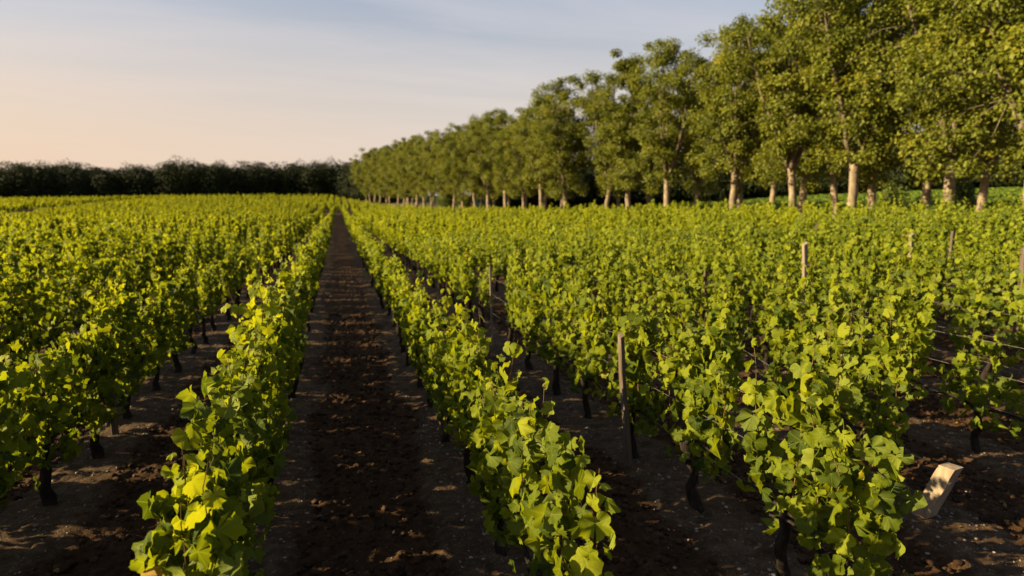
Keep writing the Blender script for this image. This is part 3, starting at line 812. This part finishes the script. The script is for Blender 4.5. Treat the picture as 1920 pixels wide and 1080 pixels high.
shrub(22.6, px_atX(872, 22.6), 3.4, 3.2, 2, 'dark rounded bush filling the space between far plane trunks')
shrub(19.5, px_atX(838, 19.5), 3.8, 3.6, 3, 'bigger dark bush beyond the rounded bush under the plane trees')
shrub(46.0, px_atX(1790, 46.0), 3.2, 2.4, 4, 'round bush standing alone in the meadow behind the plane trunks')

# ------------------------------------------------------------------ meadow behind the alley and the woods
rg = np.random.default_rng(77); k = 90000
X = rg.uniform(42, 150, k); Y = rg.uniform(18, 190, k)
ok = (X > tree_x(Y) + 14); X, Y = X[ok], Y[ok]; k = len(X)
P = np.stack([X, Y, terrain(X, Y) + .12], 1)
V, F, tv, vv = build_leaves(P, rg.normal(0, .6, (k, 3)) + [-.5, -.3, .5], rg.normal(0, .4, (k, 3)) + [0, 0, 1], rg.uniform(.25, .5, k), rg.random(k), T_KITE, 5)
tag(mesh_obj('grass', V, F, M_GRASS, None, {'tint': tv}, False), 'short green grass of the meadow seen between the plane trunks', 'grass', None, 'stuff')

def forest(name, pts, seed, label, hmin, hmax, leaf=.5, per=2200):
    r = np.random.default_rng(seed); Pl, Nl, Tl, Sl, ti = [], [], [], [], []; tr = []
    for (x, y) in pts:
        h = r.uniform(hmin, hmax) * (.80 + .20 * float(sstep(-125, -85, x))) * (1 + .10 * (float(vnoise(np.array([x * .045]), np.array([3.3]), 41)[0]) - .5) * 2); w = r.uniform(4.6, 7.2); z0 = float(terrain(x, y))
        g = r.normal(0, 1, (per, 3)); g = g / np.linalg.norm(g, axis=1, keepdims=True) * r.random((per, 1)) ** .28
        lump = 1 + .14 * np.sin(g[:, :1] * 5 + x) * np.sin(g[:, 2:3] * 5 + y) - .06 * r.random((per, 1))
        u = r.normal(0, 1, (per // 3, 3)); u = u / np.linalg.norm(u, axis=1, keepdims=True) * r.random((per // 3, 1)) ** .4
        Pl.append(u * np.array([w * .9, w * .9, h * .2]) + np.array([x + r.normal(0, 1), y - 1, z0 + h * .17]))
        Nl.append(u); Tl.append(u - [0, 0, .6]); Sl.append(leaf * r.uniform(.6, 1.3, per // 3)); ti.append(r.uniform(0, .6, per // 3))
        Pl.append(g * lump * np.array([w, w, h * .5]) + np.array([x, y, z0 + h * .48]))
        Nl.append(g + r.normal(0, .22, (per, 3))); Tl.append(r.normal(0, 1, (per, 3)))
        Sl.append(leaf * r.uniform(.6, 1.2, per)); ti.append(np.clip(r.uniform(.1, .9) + r.normal(0, .15, per), 0, 1))
        tr.append(tube([(x, y, z0 - .2), (x + .2, y, z0 + h * .3), (x, y, z0 + h * .75)], [.35, .28, .1], 6, False))
    V, F, tv, vv = build_leaves(*[np.concatenate(a) for a in (Pl, Nl, Tl, Sl, ti)], T_KITE, seed)
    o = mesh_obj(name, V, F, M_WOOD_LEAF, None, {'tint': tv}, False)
    tag(o, label, 'woods', None, 'stuff')
    t_ = mesh_obj('trunks', *join(tr), M_VBARK, o); t_['kind'] = 'stuff'
rf = np.random.default_rng(12)
pts = []
for x in np.arange(-150, 26, 4.6):
    for row in range(4): pts.append((x + rf.normal(0, 1.0), 238 + row * 5.5 + rf.normal(0, 1.2)))
for y in np.arange(196, 240, 4):
    for row in range(2): pts.append((float(tree_x(y)) + 4 + row * 6 + rf.normal(0, 1), y))
forest('woods', pts, 3, 'dark distant wood closing the far side of the vineyard', 10.5, 14.0)
pts = []
for a in np.arange(14, 74, 1.7):
    d = 138 - .35 * (a - 14)
    for row in range(3):
        dd = d + row * 6 + rf.normal(0, 1.2); pts.append((dd * math.sin(math.radians(a)), dd * math.cos(math.radians(a))))
forest('woods', [p_ for p_ in pts if p_[0] > tree_x(p_[1]) + 16], 4, 'dark wood behind the meadow, seen between the plane trunks', 8.5, 11.5)
